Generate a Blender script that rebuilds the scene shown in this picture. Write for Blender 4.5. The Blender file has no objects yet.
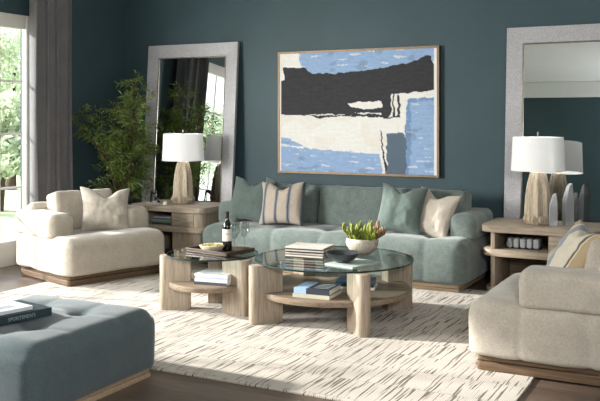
import bpy, bmesh, math, random
from mathutils import Vector, Matrix, noise
R = math.radians
PI = math.pi
random.seed(7)
S = bpy.context.scene
COL = S.collection

# ------------------------------------------------------------------ materials
def srgb(c):
    out = []
    for v in c[:3]:
        v = v / 255.0
        out.append(v / 12.92 if v <= 0.04045 else ((v + 0.055) / 1.055) ** 2.4)
    return tuple(out) + (1.0,)

class NT:
    def __init__(self, name):
        self.m = bpy.data.materials.new(name); self.m.use_nodes = True
        self.t = self.m.node_tree; self.n = self.t.nodes; self.l = self.t.links
        self.n.clear()
        self.out = self.n.new('ShaderNodeOutputMaterial')
    def node(self, kind, **kw):
        n = self.n.new(kind)
        for k, v in kw.items(): setattr(n, k, v)
        return n
    def link(self, a, b): self.l.new(a, b)
    def coords(self, scale=(1, 1, 1), kind='Object', rot=(0, 0, 0)):
        tc = self.node('ShaderNodeTexCoord'); mp = self.node('ShaderNodeMapping')
        mp.inputs['Scale'].default_value = scale; mp.inputs['Rotation'].default_value = rot
        self.link(tc.outputs[kind], mp.inputs['Vector'])
        return mp.outputs[0]
    def noise(self, vec, scale, detail=3, rough=.55, dist=0):
        n = self.node('ShaderNodeTexNoise')
        n.inputs['Scale'].default_value = scale; n.inputs['Detail'].default_value = detail
        n.inputs['Roughness'].default_value = rough; n.inputs['Distortion'].default_value = dist
        self.link(vec, n.inputs['Vector']); return n.outputs[0]
    def ramp(self, fac, stops):
        r = self.node('ShaderNodeValToRGB'); e = r.color_ramp.elements
        while len(e) < len(stops): e.new(.5)
        for i, (p, c) in enumerate(stops):
            e[i].position = p; e[i].color = c if len(c) == 4 else tuple(c) + (1,)
        self.link(fac, r.inputs[0]); return r.outputs[0]
    def mix(self, fac, a, b, blend='MIX'):
        m = self.node('ShaderNodeMix', data_type='RGBA', blend_type=blend)
        for sock, v in ((m.inputs[0], fac), (m.inputs[6], a), (m.inputs[7], b)):
            if isinstance(v, (int, float)): sock.default_value = v
            elif isinstance(v, tuple): sock.default_value = v
            else: self.link(v, sock)
        return m.outputs[2]
    def math(self, op, a, b=None):
        m = self.node('ShaderNodeMath', operation=op)
        for i, v in enumerate((a, b)):
            if v is None: continue
            if isinstance(v, (int, float)): m.inputs[i].default_value = v
            else: self.link(v, m.inputs[i])
        return m.outputs[0]
    def bsdf(self, color, rough=.5, metal=0, spec=.5, height=None, bump=.3, dist=.002, sheen=0, trans=0, ior=1.45, normal=None):
        b = self.node('ShaderNodeBsdfPrincipled')
        if isinstance(color, tuple): b.inputs['Base Color'].default_value = color
        else: self.link(color, b.inputs['Base Color'])
        if isinstance(rough, (int, float)): b.inputs['Roughness'].default_value = rough
        else: self.link(rough, b.inputs['Roughness'])
        b.inputs['Metallic'].default_value = metal
        b.inputs['Specular IOR Level'].default_value = spec
        b.inputs['Sheen Weight'].default_value = sheen
        b.inputs['Transmission Weight'].default_value = trans
        b.inputs['IOR'].default_value = ior
        if height is not None:
            bp = self.node('ShaderNodeBump'); bp.inputs['Strength'].default_value = bump
            bp.inputs['Distance'].default_value = dist
            self.link(height, bp.inputs['Height']); self.link(bp.outputs[0], b.inputs['Normal'])
        self.link(b.outputs[0], self.out.inputs[0])
        return b

def plain(name, c, rough=.5, metal=0, spec=.5, var=.06, scale=20, bump=0):
    t = NT(name); v = t.coords()
    n = t.noise(v, scale, 4)
    a = srgb(c); lo = tuple(x * (1 - var * 2) for x in a[:3]) + (1,); hi = tuple(min(1, x * (1 + var * 2)) for x in a[:3]) + (1,)
    t.bsdf(t.ramp(n, [(.3, lo), (.7, hi)]), rough, metal, spec, height=n if bump else None, bump=bump)
    return t.m

def fabric(name, c, c2, weave=420, blotch=9, sheen=.25, bump=.5):
    t = NT(name); v = t.coords()
    fine = t.noise(v, weave * .55, 2, .7)
    mid = t.noise(v, 70, 3, .6)
    big = t.noise(v, blotch, 3, .5)
    f = t.math('ADD', t.math('MULTIPLY', fine, .45), t.math('ADD', t.math('MULTIPLY', mid, .3), t.math('MULTIPLY', big, .25)))
    col = t.ramp(f, [(.32, srgb(c2)), (.68, srgb(c))])
    w = t.math('ADD', fine, t.math('MULTIPLY', mid, .6))
    t.bsdf(col, .95, 0, .15, height=w, bump=bump, dist=.003, sheen=sheen)
    return t.m

def wood(name, c, c2, axis='x', rough=.5, scale=1.0, spec=.35):
    t = NT(name)
    sc = {'x': (1.5, 22, 22), 'y': (22, 1.5, 22), 'z': (22, 22, 1.5)}[axis]
    v = t.coords(tuple(s * scale for s in sc))
    g = t.noise(v, 3.0, 5, .65, .4)
    sc2 = {'x': (4, 160, 160), 'y': (160, 4, 160), 'z': (160, 160, 4)}[axis]
    v2 = t.coords(sc2); p = t.noise(v2, 2.0, 2, .6)
    f = t.math('ADD', t.math('MULTIPLY', g, .65), t.math('MULTIPLY', p, .35))
    t.bsdf(t.ramp(f, [(.36, srgb(c2)), (.62, srgb(c))]), rough, 0, spec, height=f, bump=.25, dist=.002)
    return t.m

M = {}
M['wall'] = plain('teal_wall_paint', (58, 77, 83), .5, 0, .3, .03, 2.5)
M['ceiling'] = plain('ceiling_white', (225, 226, 224), .8, 0, .2, .01, 3)
M['trim'] = plain('white_trim', (228, 224, 218), .45, 0, .4, .01, 6)
M['beige'] = fabric('oatmeal_fabric', (196, 187, 174), (154, 145, 132))
M['beige2'] = fabric('light_oatmeal_fabric', (207, 197, 183), (176, 164, 150))
M['sage'] = fabric('sage_chenille', (122, 132, 127), (76, 86, 83), blotch=14)
M['sage_pillow'] = fabric('sage_pillow_velvet', (104, 116, 111), (70, 82, 78), blotch=7)
M['ottoman'] = fabric('blue_grey_velvet', (88, 100, 102), (62, 74, 78), blotch=5, bump=.25)
M['curtain'] = fabric('grey_linen_curtain', (128, 126, 128), (98, 96, 98), blotch=4)
M['oak_x'] = wood('pale_oak_grain_along', (174, 159, 140), (128, 114, 97), 'x')
M['oak_z'] = wood('pale_oak_grain_upright', (174, 159, 141), (130, 116, 100), 'z')
M['shelf'] = wood('shelf_walnut_grey', (150, 132, 112), (104, 90, 76), 'x')
M['base'] = wood('smoked_oak_plinth', (112, 90, 68), (74, 58, 43), 'x')
M['base_light'] = wood('pale_oak_plinth', (190, 168, 140), (146, 124, 98), 'x')
M['lamp_wood'] = wood('whitewashed_lamp_wood', (200, 187, 165), (140, 124, 103), 'z', .6)
M['tray'] = wood('dark_tray_wood', (82, 66, 52), (50, 40, 32), 'x', .35)
M['black'] = plain('black_lacquer', (26, 26, 28), .2, .0, .8)
M['dark_inside'] = plain('dark_cubby', (60, 50, 42), .7)
M['metal'] = plain('brushed_nickel', (150, 142, 130), .3, 1)
M['bronze'] = plain('bronze_frame', (128, 106, 82), .45, .2)
M['frame_edge'] = plain('dark_frame_edge', (40, 32, 27), .4)
M['pot'] = plain('grey_ceramic', (95, 92, 88), .6)
M['soil'] = plain('soil', (58, 45, 34), .95, var=.3, scale=60)
M['bark'] = plain('bark', (84, 66, 50), .9, var=.2, scale=40)
M['charcoal'] = plain('charcoal_glaze', (58, 60, 64), .32, .2, .6)
M['cream_bowl'] = plain('cream_ceramic', (226, 214, 190), .45)
M['snack'] = plain('pistachio', (158, 150, 92), .7, var=.3, scale=60)
M['page'] = plain('paper_pages', (226, 220, 208), .85, var=.05, scale=200)
M['bottle'] = plain('bottle_glass_dark', (14, 16, 14), .08, 0, .8)
M['foil'] = plain('bottle_foil', (58, 42, 40), .3, .4)
M['label'] = plain('paper_label', (236, 230, 218), .6)
M['ink'] = plain('printing_ink', (70, 64, 60), .6)

def shade_mat():
    t = NT('lamp_shade_linen'); v = t.coords()
    n = t.noise(v, 300, 2)
    d = t.node('ShaderNodeBsdfDiffuse'); tr = t.node('ShaderNodeBsdfTranslucent'); mx = t.node('ShaderNodeMixShader')
    c = t.ramp(n, [(.3, srgb((240, 240, 239))), (.7, srgb((252, 252, 251)))])
    t.link(c, d.inputs[0]); t.link(c, tr.inputs[0]); mx.inputs[0].default_value = .38
    t.link(d.outputs[0], mx.inputs[1]); t.link(tr.outputs[0], mx.inputs[2]); t.link(mx.outputs[0], t.out.inputs[0])
    return t.m
M['shade'] = shade_mat()

def thin_glass(name, tint, refl=1.0):
    t = NT(name)
    tr = t.node('ShaderNodeBsdfTransparent'); tr.inputs[0].default_value = tint
    gl = t.node('ShaderNodeBsdfGlossy'); gl.inputs['Roughness'].default_value = .01
    fr = t.node('ShaderNodeFresnel'); fr.inputs[0].default_value = 1.5
    mx = t.node('ShaderNodeMixShader')
    geo = t.node('ShaderNodeNewGeometry')          # outer faces mirror, inner faces only pass light on
    t.link(t.math('MULTIPLY', t.math('MULTIPLY', fr.outputs[0], refl), t.math('SUBTRACT', 1.0, geo.outputs['Backfacing'])), mx.inputs[0])
    t.link(tr.outputs[0], mx.inputs[1]); t.link(gl.outputs[0], mx.inputs[2]); t.link(mx.outputs[0], t.out.inputs[0])
    return t.m
M['table_glass'] = thin_glass('smoked_table_glass', (.66, .71, .70, 1), 1.0)
M['glass_edge'] = plain('polished_glass_edge', (34, 50, 48), .15, 0, .6)
M['wine_glass'] = thin_glass('clear_stemware', (.90, .92, .92, 1), 3.0)
M['pane'] = thin_glass('window_pane', (.97, .98, .98, 1), .6)
t = NT('crystal'); b_ = t.bsdf((.98, .99, 1, 1), .02, trans=1, ior=1.5)
d_ = t.node('ShaderNodeBsdfDiffuse'); d_.inputs[0].default_value = (.9, .93, .96, 1); mx_ = t.node('ShaderNodeMixShader'); mx_.inputs[0].default_value = .34  # white diffuse share stands in for bright light in the facets
t.link(b_.outputs[0], mx_.inputs[1]); t.link(d_.outputs[0], mx_.inputs[2]); t.link(mx_.outputs[0], t.out.inputs[0]); M['crystal'] = t.m
t = NT('mirror_silver'); t.bsdf((.86, .89, .89, 1), .0, metal=1); M['mirror'] = t.m

def shagreen():
    t = NT('silver_shagreen_frame'); v = t.coords()
    vo = t.node('ShaderNodeTexVoronoi'); vo.inputs['Scale'].default_value = 85; t.link(v, vo.inputs['Vector'])
    n = t.noise(v, 30, 3)
    f = t.math('ADD', t.math('MULTIPLY', vo.outputs[0], .8), t.math('MULTIPLY', n, .5))
    t.bsdf(t.ramp(f, [(.2, srgb((186, 184, 186))), (.8, srgb((160, 158, 160)))]), .42, .15, .5, height=f, bump=.5, dist=.002)
    return t.m
M['shagreen'] = shagreen()

def floor_mat():
    t = NT('dark_oak_planks'); v = t.coords()
    br = t.node('ShaderNodeTexBrick'); br.offset = .37
    br.inputs['Scale'].default_value = 1; br.inputs['Brick Width'].default_value = 1.7
    br.inputs['Row Height'].default_value = .16; br.inputs['Mortar Size'].default_value = .0018
    br.inputs['Color1'].default_value = (.25, .25, .25, 1); br.inputs['Color2'].default_value = (.8, .8, .8, 1)
    br.inputs['Mortar'].default_value = (0, 0, 0, 1); t.link(v, br.inputs['Vector'])
    g = t.noise(t.coords((1.2, 18, 1)), 3, 5, .65, .5)
    f = t.math('ADD', t.math('MULTIPLY', br.outputs[0], .35), t.math('MULTIPLY', g, .65))
    t.bsdf(t.ramp(f, [(.05, srgb((30, 24, 21))), (.38, srgb((78, 66, 58))), (.7, srgb((118, 101, 88)))]), .34, 0, .5, height=f, bump=.2)
    return t.m
M['floor'] = floor_mat()

def rug_mat():
    t = NT('ivory_carved_rug')
    v = t.coords()
    sx = t.node('ShaderNodeSeparateXYZ'); t.link(v, sx.inputs[0])
    row = t.math('FLOOR', t.math('DIVIDE', sx.outputs[1], .30))
    wob = t.noise(t.coords((1, 1, 1)), 3.5, 1)
    xw = t.math('ADD', t.math('MULTIPLY', sx.outputs[0], 1.0), t.math('MULTIPLY', wob, .02))
    cx = t.node('ShaderNodeCombineXYZ')
    t.link(t.math('ADD', t.math('MULTIPLY', xw, 78), t.math('MULTIPLY', row, 7.31)), cx.inputs[0])
    t.link(t.math('ADD', t.math('MULTIPLY', sx.outputs[1], 2.4), t.math('MULTIPLY', row, 3.7)), cx.inputs[1])
    st = t.noise(cx.outputs[0], 1.0, 1.5, .5)
    line = t.ramp(st, [(.0, (0, 0, 0)), (.575, (0, 0, 0)), (.62, (1, 1, 1)), (1, (1, 1, 1))])
    # row seams
    fr = t.math('FRACT', t.math('DIVIDE', t.math('ADD', sx.outputs[1], t.math('MULTIPLY', wob, .012)), .30))
    seam = t.ramp(fr, [(0, (.55, .55, .55)), (.02, (0, 0, 0)), (.98, (0, 0, 0)), (1, (.55, .55, .55))])
    fine = t.noise(v, 190, 3, .7)
    rib = t.node('ShaderNodeTexWave'); rib.bands_direction = 'X'; rib.inputs['Scale'].default_value = 28; rib.inputs['Distortion'].default_value = 1.5
    t.link(v, rib.inputs['Vector'])
    basec = t.ramp(t.math('ADD', t.math('MULTIPLY', fine, .7), t.math('MULTIPLY', rib.outputs['Fac'], .3)), [(.3, srgb((158, 148, 136))), (.6, srgb((198, 189, 177)))])
    mask = t.math('MAXIMUM', line, t.math('MULTIPLY', seam, .5))
    col = t.mix(t.math('MULTIPLY', mask, .95), basec, srgb((82, 70, 58)))
    h = t.math('SUBTRACT', t.math('ADD', t.math('MULTIPLY', fine, .25), .5), t.math('MULTIPLY', mask, 1.0))
    t.bsdf(col, .97, 0, .1, height=h, bump=.8, dist=.006, sheen=.15)
    return t.m
M['rug'] = rug_mat()

def leaf(name, c, c2, tr=.35):
    t = NT(name); v = t.coords(); n = t.noise(v, 14, 3)
    c_ = t.ramp(n, [(.35, srgb(c2)), (.65, srgb(c))])
    d = t.node('ShaderNodeBsdfPrincipled'); d.inputs['Roughness'].default_value = .45; t.link(c_, d.inputs['Base Color'])
    trn = t.node('ShaderNodeBsdfTranslucent'); t.link(c_, trn.inputs[0])
    mx = t.node('ShaderNodeMixShader'); mx.inputs[0].default_value = tr
    t.link(d.outputs[0], mx.inputs[1]); t.link(trn.outputs[0], mx.inputs[2]); t.link(mx.outputs[0], t.out.inputs[0])
    return t.m
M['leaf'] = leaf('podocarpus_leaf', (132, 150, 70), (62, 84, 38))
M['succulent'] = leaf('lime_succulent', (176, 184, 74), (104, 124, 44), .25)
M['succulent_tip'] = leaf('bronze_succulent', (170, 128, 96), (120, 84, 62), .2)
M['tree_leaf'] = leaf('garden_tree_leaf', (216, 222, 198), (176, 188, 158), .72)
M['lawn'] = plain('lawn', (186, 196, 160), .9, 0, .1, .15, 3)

def stripes(name, period, offs, bands, base, base2):
    # bands: list of (start, end, colour) inside one repeat across local x
    t = NT(name); v = t.coords(); sx = t.node('ShaderNodeSeparateXYZ'); t.link(v, sx.inputs[0])
    fr = t.math('FRACT', t.math('ADD', t.math('DIVIDE', sx.outputs[0], period), offs))
    fine = t.noise(v, 260, 2, .7)
    col = t.ramp(fine, [(.3, srgb(base2)), (.65, srgb(base))])
    for a, b, c in bands:
        e = .012
        mk = t.ramp(fr, [(0, (0, 0, 0)), (a, (0, 0, 0)), (a + e, (1, 1, 1)), (b - e, (1, 1, 1)), (b, (0, 0, 0))])
        cc = t.ramp(fine, [(.3, tuple(x * .75 for x in srgb(c)[:3])), (.7, srgb(c))])
        col = t.mix(mk, col, cc)
    t.bsdf(col, .95, 0, .15, height=fine, bump=.4, dist=.003, sheen=.2)
    return t.m
M['stripe_narrow'] = stripes('pillow_blue_stripe', .125, .5, [(.06, .36, (138, 140, 146)), (.14, .28, (84, 88, 100))], (188, 175, 161), (150, 137, 124))
M['stripe_wide'] = stripes('pillow_broad_stripe', .46, .32, [(.02, .17, (146, 150, 158)), (.60, .66, (104, 94, 80)), (.67, .98, (176, 156, 122))], (214, 204, 186), (188, 177, 158))

# ------------------------------------------------------------------ mesh helpers
def smooth(me, on=True, ang=None):
    for p in me.polygons: p.use_smooth = on

def link(name, me, mat=None, parent=None, sm=False, auto=None):
    o = bpy.data.objects.new(name, me); COL.objects.link(o)
    if mat is not None: me.materials.append(mat)
    if parent is not None: o.parent = parent
    if sm: smooth(me)
    if auto: 
        smooth(me)
        me.set_sharp_from_angle(angle=R(auto))
    return o

def frombm(name, bm, mat, parent=None, sm=False, auto=None):
    bmesh.ops.recalc_face_normals(bm, faces=bm.faces)
    me = bpy.data.meshes.new(name); bm.to_mesh(me); bm.free()
    return link(name, me, mat, parent, sm, auto)

def thing(name, label, cat, loc=(0, 0, 0), rz=0, group=None, rot=None):
    o = bpy.data.objects.new(name, None); COL.objects.link(o)
    o.empty_display_size = .1
    o.location = loc; o.rotation_euler = rot if rot else (0, 0, rz)
    return tag(o, label, cat, group)

def tag(o, label, cat, group=None):
    o['label'] = label; o['category'] = cat
    if group: o['group'] = group
    return o

def struct(o):
    o['kind'] = 'structure'; return o

def dup(root, loc, rz, label, group=None):
    def cp(o, par):
        c = o.copy(); COL.objects.link(c); c.parent = par
        for ch in [x for x in bpy.data.objects if x.parent == o]: cp(ch, c)
        return c
    r = cp(root, None)
    r.location = loc; r.rotation_euler = (0, 0, rz); r['label'] = label
    if group: r['group'] = group
    return r

def add_box(bm, x0, x1, y0, y1, z0, z1, bev=0, seg=2, mat=None):
    m = Matrix.Translation(((x0 + x1) / 2, (y0 + y1) / 2, (z0 + z1) / 2)) @ Matrix.Diagonal((x1 - x0, y1 - y0, z1 - z0, 1))
    if mat is not None: m = mat @ m
    r = bmesh.ops.create_cube(bm, size=1, matrix=m)
    if bev:
        es = set()
        for v in r['verts']:
            for e in v.link_edges: es.add(e)
        bmesh.ops.bevel(bm, geom=list(es), offset=bev, segments=seg, profile=.5, affect='EDGES', clamp_overlap=True)

def box(name, mat, parent, x0, x1, y0, y1, z0, z1, bev=0, seg=2):
    bm = bmesh.new(); add_box(bm, x0, x1, y0, y1, z0, z1, bev, seg)
    return frombm(name, bm, mat, parent, auto=35)

def add_prism(bm, pts, z0, z1, bev=0, seg=2):
    lo = [bm.verts.new((p[0], p[1], z0)) for p in pts]
    hi = [bm.verts.new((p[0], p[1], z1)) for p in pts]
    n = len(pts)
    f1 = bm.faces.new(list(reversed(lo))); f2 = bm.faces.new(hi)
    for i in range(n): bm.faces.new((lo[i], lo[(i + 1) % n], hi[(i + 1) % n], hi[i]))
    if bev:
        es = list(f1.edges) + list(f2.edges)
        bmesh.ops.bevel(bm, geom=es, offset=bev, segments=seg, profile=.5, affect='EDGES', clamp_overlap=True)

def rrect(x0, x1, y0, y1, r, n=8):
    # r: radius or (r00, r10, r11, r01) for the corners (x0,y0),(x1,y0),(x1,y1),(x0,y1)
    if not isinstance(r, tuple): r = (r,) * 4
    pts = []
    for (cx, cy, sx, sy, a0, rr) in ((x0, y0, 1, 1, 180, r[0]), (x1, y0, -1, 1, 270, r[1]), (x1, y1, -1, -1, 0, r[2]), (x0, y1, 1, -1, 90, r[3])):
        if rr <= 1e-5: pts.append((cx, cy)); continue
        ox, oy = cx + sx * rr, cy + sy * rr
        for k in range(n + 1):
            a = R(a0 + 90 * k / n); pts.append((ox + rr * math.cos(a), oy + rr * math.sin(a)))
    return pts

def add_lathe(bm, prof, seg=32, z0=0, cx=0, cy=0, cap=True, rmod=None):
    rings = []
    for i, (r, z) in enumerate(prof):
        ring = []
        for k in range(seg):
            a = 2 * PI * k / seg
            rr = r * (rmod(a, i, z) if rmod else 1)
            ring.append(bm.verts.new((cx + rr * math.cos(a), cy + rr * math.sin(a), z0 + z)))
        rings.append(ring)
    for a, b in zip(rings, rings[1:]):
        for k in range(seg): bm.faces.new((a[k], a[(k + 1) % seg], b[(k + 1) % seg], b[k]))
    if cap:
        bm.faces.new(list(reversed(rings[0]))); bm.faces.new(rings[-1])

def lathe(name, mat, parent, prof, seg=40, loc=(0, 0, 0), cap=True, auto=40, rmod=None):
    bm = bmesh.new(); add_lathe(bm, prof, seg, loc[2], loc[0], loc[1], cap, rmod)
    return frombm(name, bm, mat, parent, auto=auto)

def add_tube(bm, pts, rads, seg=8):
    pts = [Vector(p) for p in pts]
    if not isinstance(rads, (list, tuple)): rads = [rads] * len(pts)
    rings = []; up = Vector((0, 0, 1))
    for i, p in enumerate(pts):
        d = (pts[min(i + 1, len(pts) - 1)] - pts[max(i - 1, 0)]).normalized()
        a = d.cross(up)
        if a.length < .05: a = d.cross(Vector((0, 1, 0)))
        a.normalize(); b = d.cross(a)
        rings.append([bm.verts.new(p + (a * math.cos(2 * PI * k / seg) + b * math.sin(2 * PI * k / seg)) * rads[i]) for k in range(seg)])
    for u, w in zip(rings, rings[1:]):
        for k in range(seg): bm.faces.new((u[k], u[(k + 1) % seg], w[(k + 1) % seg], w[k]))
    bm.faces.new(list(reversed(rings[0]))); bm.faces.new(rings[-1])

def soft_box(name, mat, parent, c, h, r, step=.03, fn=None, pw=2.3, rb=None):
    """upholstered rounded box: centre c, half sizes h, corner radii r=(rx,ry,rz); fn displaces (p, n) -> offset"""
    hx, hy, hz = h; rx, ry, rz = r if isinstance(r, tuple) else (r, r, r)
    N = [max(6, int(2 * q / step)) for q in h]
    # grid lines denser in rounded zones through even spacing is enough
    verts = {}; faces = []; V = []
    def vid(i, j, k):
        key = (i, j, k)
        if key in verts: return verts[key]
        p = Vector((-hx + 2 * hx * i / N[0], -hy + 2 * hy * j / N[1], -hz + 2 * hz * k / N[2]))
        zb = rb if rb is not None else rz
        q = Vector((max(-(hx - rx), min(hx - rx, p.x)), max(-(hy - ry), min(hy - ry, p.y)), max(-(hz - zb), min(hz - rz, p.z))))
        rzz = rz if p.z > q.z else zb
        d = Vector(((p.x - q.x) / rx, (p.y - q.y) / ry, (p.z - q.z) / rzz))
        L = (abs(d.x) ** pw + abs(d.y) ** pw + abs(d.z) ** pw) ** (1 / pw)
        if L > 1e-6: d = d / L
        s = Vector((q.x + d.x * rx, q.y + d.y * ry, q.z + d.z * rzz))
        n = Vector((d.x / rx, d.y / ry, d.z / rzz))
        n = n.normalized() if n.length > 0 else Vector((0, 0, 1))
        if fn: s = s + fn(s, n)
        verts[key] = len(V); V.append((s.x + c[0], s.y + c[1], s.z + c[2]))
        return verts[key]
    a, b, e = N
    for i in range(a):
        for j in range(b):
            faces.append((vid(i, j, 0), vid(i, j + 1, 0), vid(i + 1, j + 1, 0), vid(i + 1, j, 0)))
            faces.append((vid(i, j, e), vid(i + 1, j, e), vid(i + 1, j + 1, e), vid(i, j + 1, e)))
    for i in range(a):
        for k in range(e):
            faces.append((vid(i, 0, k), vid(i + 1, 0, k), vid(i + 1, 0, k + 1), vid(i, 0, k + 1)))
            faces.append((vid(i, b, k), vid(i, b, k + 1), vid(i + 1, b, k + 1), vid(i + 1, b, k)))
    for j in range(b):
        for k in range(e):
            faces.append((vid(0, j, k), vid(0, j, k + 1), vid(0, j + 1, k + 1), vid(0, j + 1, k)))
            faces.append((vid(a, j, k), vid(a, j + 1, k), vid(a, j + 1, k + 1), vid(a, j, k + 1)))
    me = bpy.data.meshes.new(name); me.from_pydata(V, [], faces); me.update()
    return link(name, me, mat, parent, sm=True)

def gauss(x, s): return math.exp(-(x * x) / (2 * s * s))

def seam_fn(xs=(), ys=(), tufts=(), depth=.010, w=.010, bulge=.012, half=(1, 1, 1), tz=0, tdepth=.035, tw=.045, wav=.004, seed=0):
    def fn(s, n):
        d = 0
        for x in xs:
            d -= depth * gauss(s.x - x, w) * (1 - abs(n.x)) ** .5
            d -= depth * .8 * gauss(s.x - x, w * 5) * (1 - abs(n.x)) ** .5
        for y in ys:
            d -= depth * gauss(s.y - y, w) * (1 - abs(n.y)) ** .5
            d -= depth * .8 * gauss(s.y - y, w * 5) * (1 - abs(n.y)) ** .5
        if n.z > .5:
            for tx, ty in tufts:
                rr = math.hypot(s.x - tx, s.y - ty)
                d -= tdepth * math.exp(-rr / tw) * n.z
        d += wav * noise.noise(Vector((s.x * 5 + seed, s.y * 5, s.z * 5)))
        d += wav * .5 * noise.noise(Vector((s.x * 14 + seed, s.y * 14, s.z * 14)))
        return n * d
    return fn

def pillow(name, mat, label, cat, loc, rot, w=.5, h=.5, t=.17, chop=.05, seed=0, group=None, sag=.05, pinch=.13):
    """throw pillow: local x across, local z up, y thickness; bottom edge at local z=0"""
    N = 34; V = []; F = []; idx = {}
    for side in (1, -1):
        for i in range(N + 1):
            for j in range(N + 1):
                u = -1 + 2 * i / N; v = -1 + 2 * j / N
                edge = i in (0, N) or j in (0, N)
                if side == -1 and edge: idx[(side, i, j)] = idx[(1, i, j)]; continue
                x = u * (w / 2) * (1 - pinch * (1 - v * v) * abs(u) ** 2)
                z = v * (h / 2) * (1 - pinch * (1 - u * u) * abs(v) ** 2)
                if v > 0: z -= chop * 1.3 * v * v * math.exp(-(u * u) / .12)
                th = ((1 - abs(u) ** 2.4) * (1 - abs(v) ** 2.4))
                th = max(th, 0) ** .55 * t / 2
                th *= 1 - .25 * gauss(u, .16) * max(0, v)
                if v < 0: th *= 1 + sag * -v
                f = noise.noise(Vector((u * 2.4 + seed * 3.1, v * 2.4, side * 2.0 + seed)))
                th *= 1 + .16 * f
                th += .006 * noise.noise(Vector((u * 6 + seed, v * 6, side))) * (1 - max(abs(u), abs(v)) ** 4)
                V.append((x, side * -th, z + h / 2)); idx[(side, i, j)] = len(V) - 1
        for i in range(N):
            for j in range(N):
                q = (idx[(side, i, j)], idx[(side, i + 1, j)], idx[(side, i + 1, j + 1)], idx[(side, i, j + 1)])
                F.append(q if side == 1 else tuple(reversed(q)))
    me = bpy.data.meshes.new(name); me.from_pydata(V, [], F); me.update()
    o = link(name, me, mat, None, sm=True)
    o.location = loc; o.rotation_euler = rot
    return tag(o, label, cat, group)

# ------------------------------------------------------------------ camera (level, with rise)
cam = bpy.data.cameras.new('camera'); co = bpy.data.objects.new('camera', cam); COL.objects.link(co)
YAW = 27.4; H = 1.45
co.location = (0, 0, H); co.rotation_euler = (R(90), 0, R(YAW))
cam.lens = 838 * 36 / 600; cam.sensor_width = 36
cam.shift_y = (120 - 200.5) / 600
S.camera = co
FW = Vector((-math.sin(R(YAW)), math.cos(R(YAW)))); RT = Vector((math.cos(R(YAW)), math.sin(R(YAW))))
def cw(lat, dep):           # room point from sideways and forward metres measured from the camera's stand
    p = FW * dep + RT * lat; return p.x, p.y

# ------------------------------------------------------------------ room
XL, XR, YB, YF, ZC = -6.40, 3.2, 7.83, -.9, 3.42
bm = bmesh.new(); add_box(bm, XL - .2, XR + .2, YF - .2, YB + .2, -.1, 0); struct(frombm('floor', bm, M['floor']))
bm = bmesh.new(); add_box(bm, XL - .2, XR + .2, YF - .2, YB + .2, ZC, ZC + .1); struct(frombm('ceiling', bm, M['ceiling']))
bm = bmesh.new(); add_box(bm, XL - .15, XR + .15, YB, YB + .15, 0, ZC); struct(frombm('wall_back', bm, M['wall']))
W0, W1, WZ0, WZ1 = 1.6, 6.36, .03, 2.51       # garden doors opening in left wall
bm = bmesh.new()
add_box(bm, XL - .15, XL, YF, -.75, 0, ZC); add_box(bm, XL - .15, XL, 1.25, W0, 0, ZC); add_box(bm, XL - .15, XL, -.75, 1.25, 0, .5); add_box(bm, XL - .15, XL, -.75, 1.25, 2.4, ZC); add_box(bm, XL - .15, XL, W1, YB, 0, ZC); add_box(bm, XL - .15, XL, W0, W1, WZ1, ZC)
struct(frombm('wall_left', bm, M['wall']))
RW = (1.0, 2.8, .8, 2.45)                      # unseen rear window, added to let in fill daylight
bm = bmesh.new()
add_box(bm, XL, RW[0], YF - .15, YF, 0, ZC); add_box(bm, RW[1], XR, YF - .15, YF, 0, ZC)
add_box(bm, RW[0], RW[1], YF - .15, YF, 0, RW[2]); add_box(bm, RW[0], RW[1], YF - .15, YF, RW[3], ZC)
struct(frombm('wall_rear', bm, M['wall']))
bm = bmesh.new(); add_box(bm, XR, XR + .15, YF, YB, 0, ZC); struct(frombm('wall_right', bm, M['wall']))
for i, (a) in enumerate(((XL, XR, YF, YF + .09), (XL, XR, YB - .09, YB), (XL, XL + .09, YF + .09, YB - .09), (XR - .09, XR, YF + .09, YB - .09))):
    bm = bmesh.new(); add_box(bm, a[0], a[1], a[2], a[3], ZC - .3, ZC, .02); struct(frombm('trim_%d' % (i + 1), bm, M['ceiling']))
for nm, a in (('baseboard_back', (XL, XR, YB - .018, YB)), ('baseboard_left', (XL, XL + .018, W1 + .02, YB - .018)), ('baseboard_rear', (XL, XR, YF, YF + .018))):
    bm = bmesh.new(); add_box(bm, a[0], a[1], a[2], a[3], 0, .12, .004); struct(frombm(nm, bm, M['wall'] if nm != 'x' else M['trim']))

# left window: casing, bottom panel, mullions, muntins, glass
def left_window():
    bm = bmesh.new()
    x0, x1 = XL - .055, XL + .01
    add_box(bm, x0, x1, W1 - .075, W1, WZ0 - .03, WZ1, .006)
    add_box(bm, x0, x1, W0, W0 + .085, WZ0 - .03, WZ1, .006)
    add_box(bm, x0, x1, W0 + .085, W1 - .085, WZ1 - .14, WZ1, .006)
    add_box(bm, x0 + .02, x1, W0 + .085, W1 - .075, 0.0, .244, .006)
    posts = 3; span = (W1 - W0 - .17); wd = span / posts
    for k in range(1, posts): 
        yy = W0 + .085 + wd * k; add_box(bm, x0, x1 - .02, yy - .018, yy + .018, .244, WZ1 - .14, .004)
    o = struct(frombm('window_1', bm, M['trim'], auto=35))
    b2 = bmesh.new()
    for z in (.77, 1.31, 1.84): add_box(b2, XL - .045, XL - .025, W0 + .085, W1 - .085, z - .011, z + .011)
    for k in range(posts):
        ya = W0 + .085 + wd * k; n = 5
        for j in range(1, n): add_box(b2, XL - .044, XL - .026, ya + wd * j / n - .009, ya + wd * j / n + .009, .244, WZ1 - .14)
    frombm('muntin', b2, M['trim'], o)
    b3 = bmesh.new(); add_box(b3, XL - .038, XL - .033, W0 + .085, W1 - .075, .244, WZ1 - .14); frombm('pane', b3, M['pane'], o)
left_window()
bm = bmesh.new()
x0, x1, z0, z1 = RW  # frame of the added rear window
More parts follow.
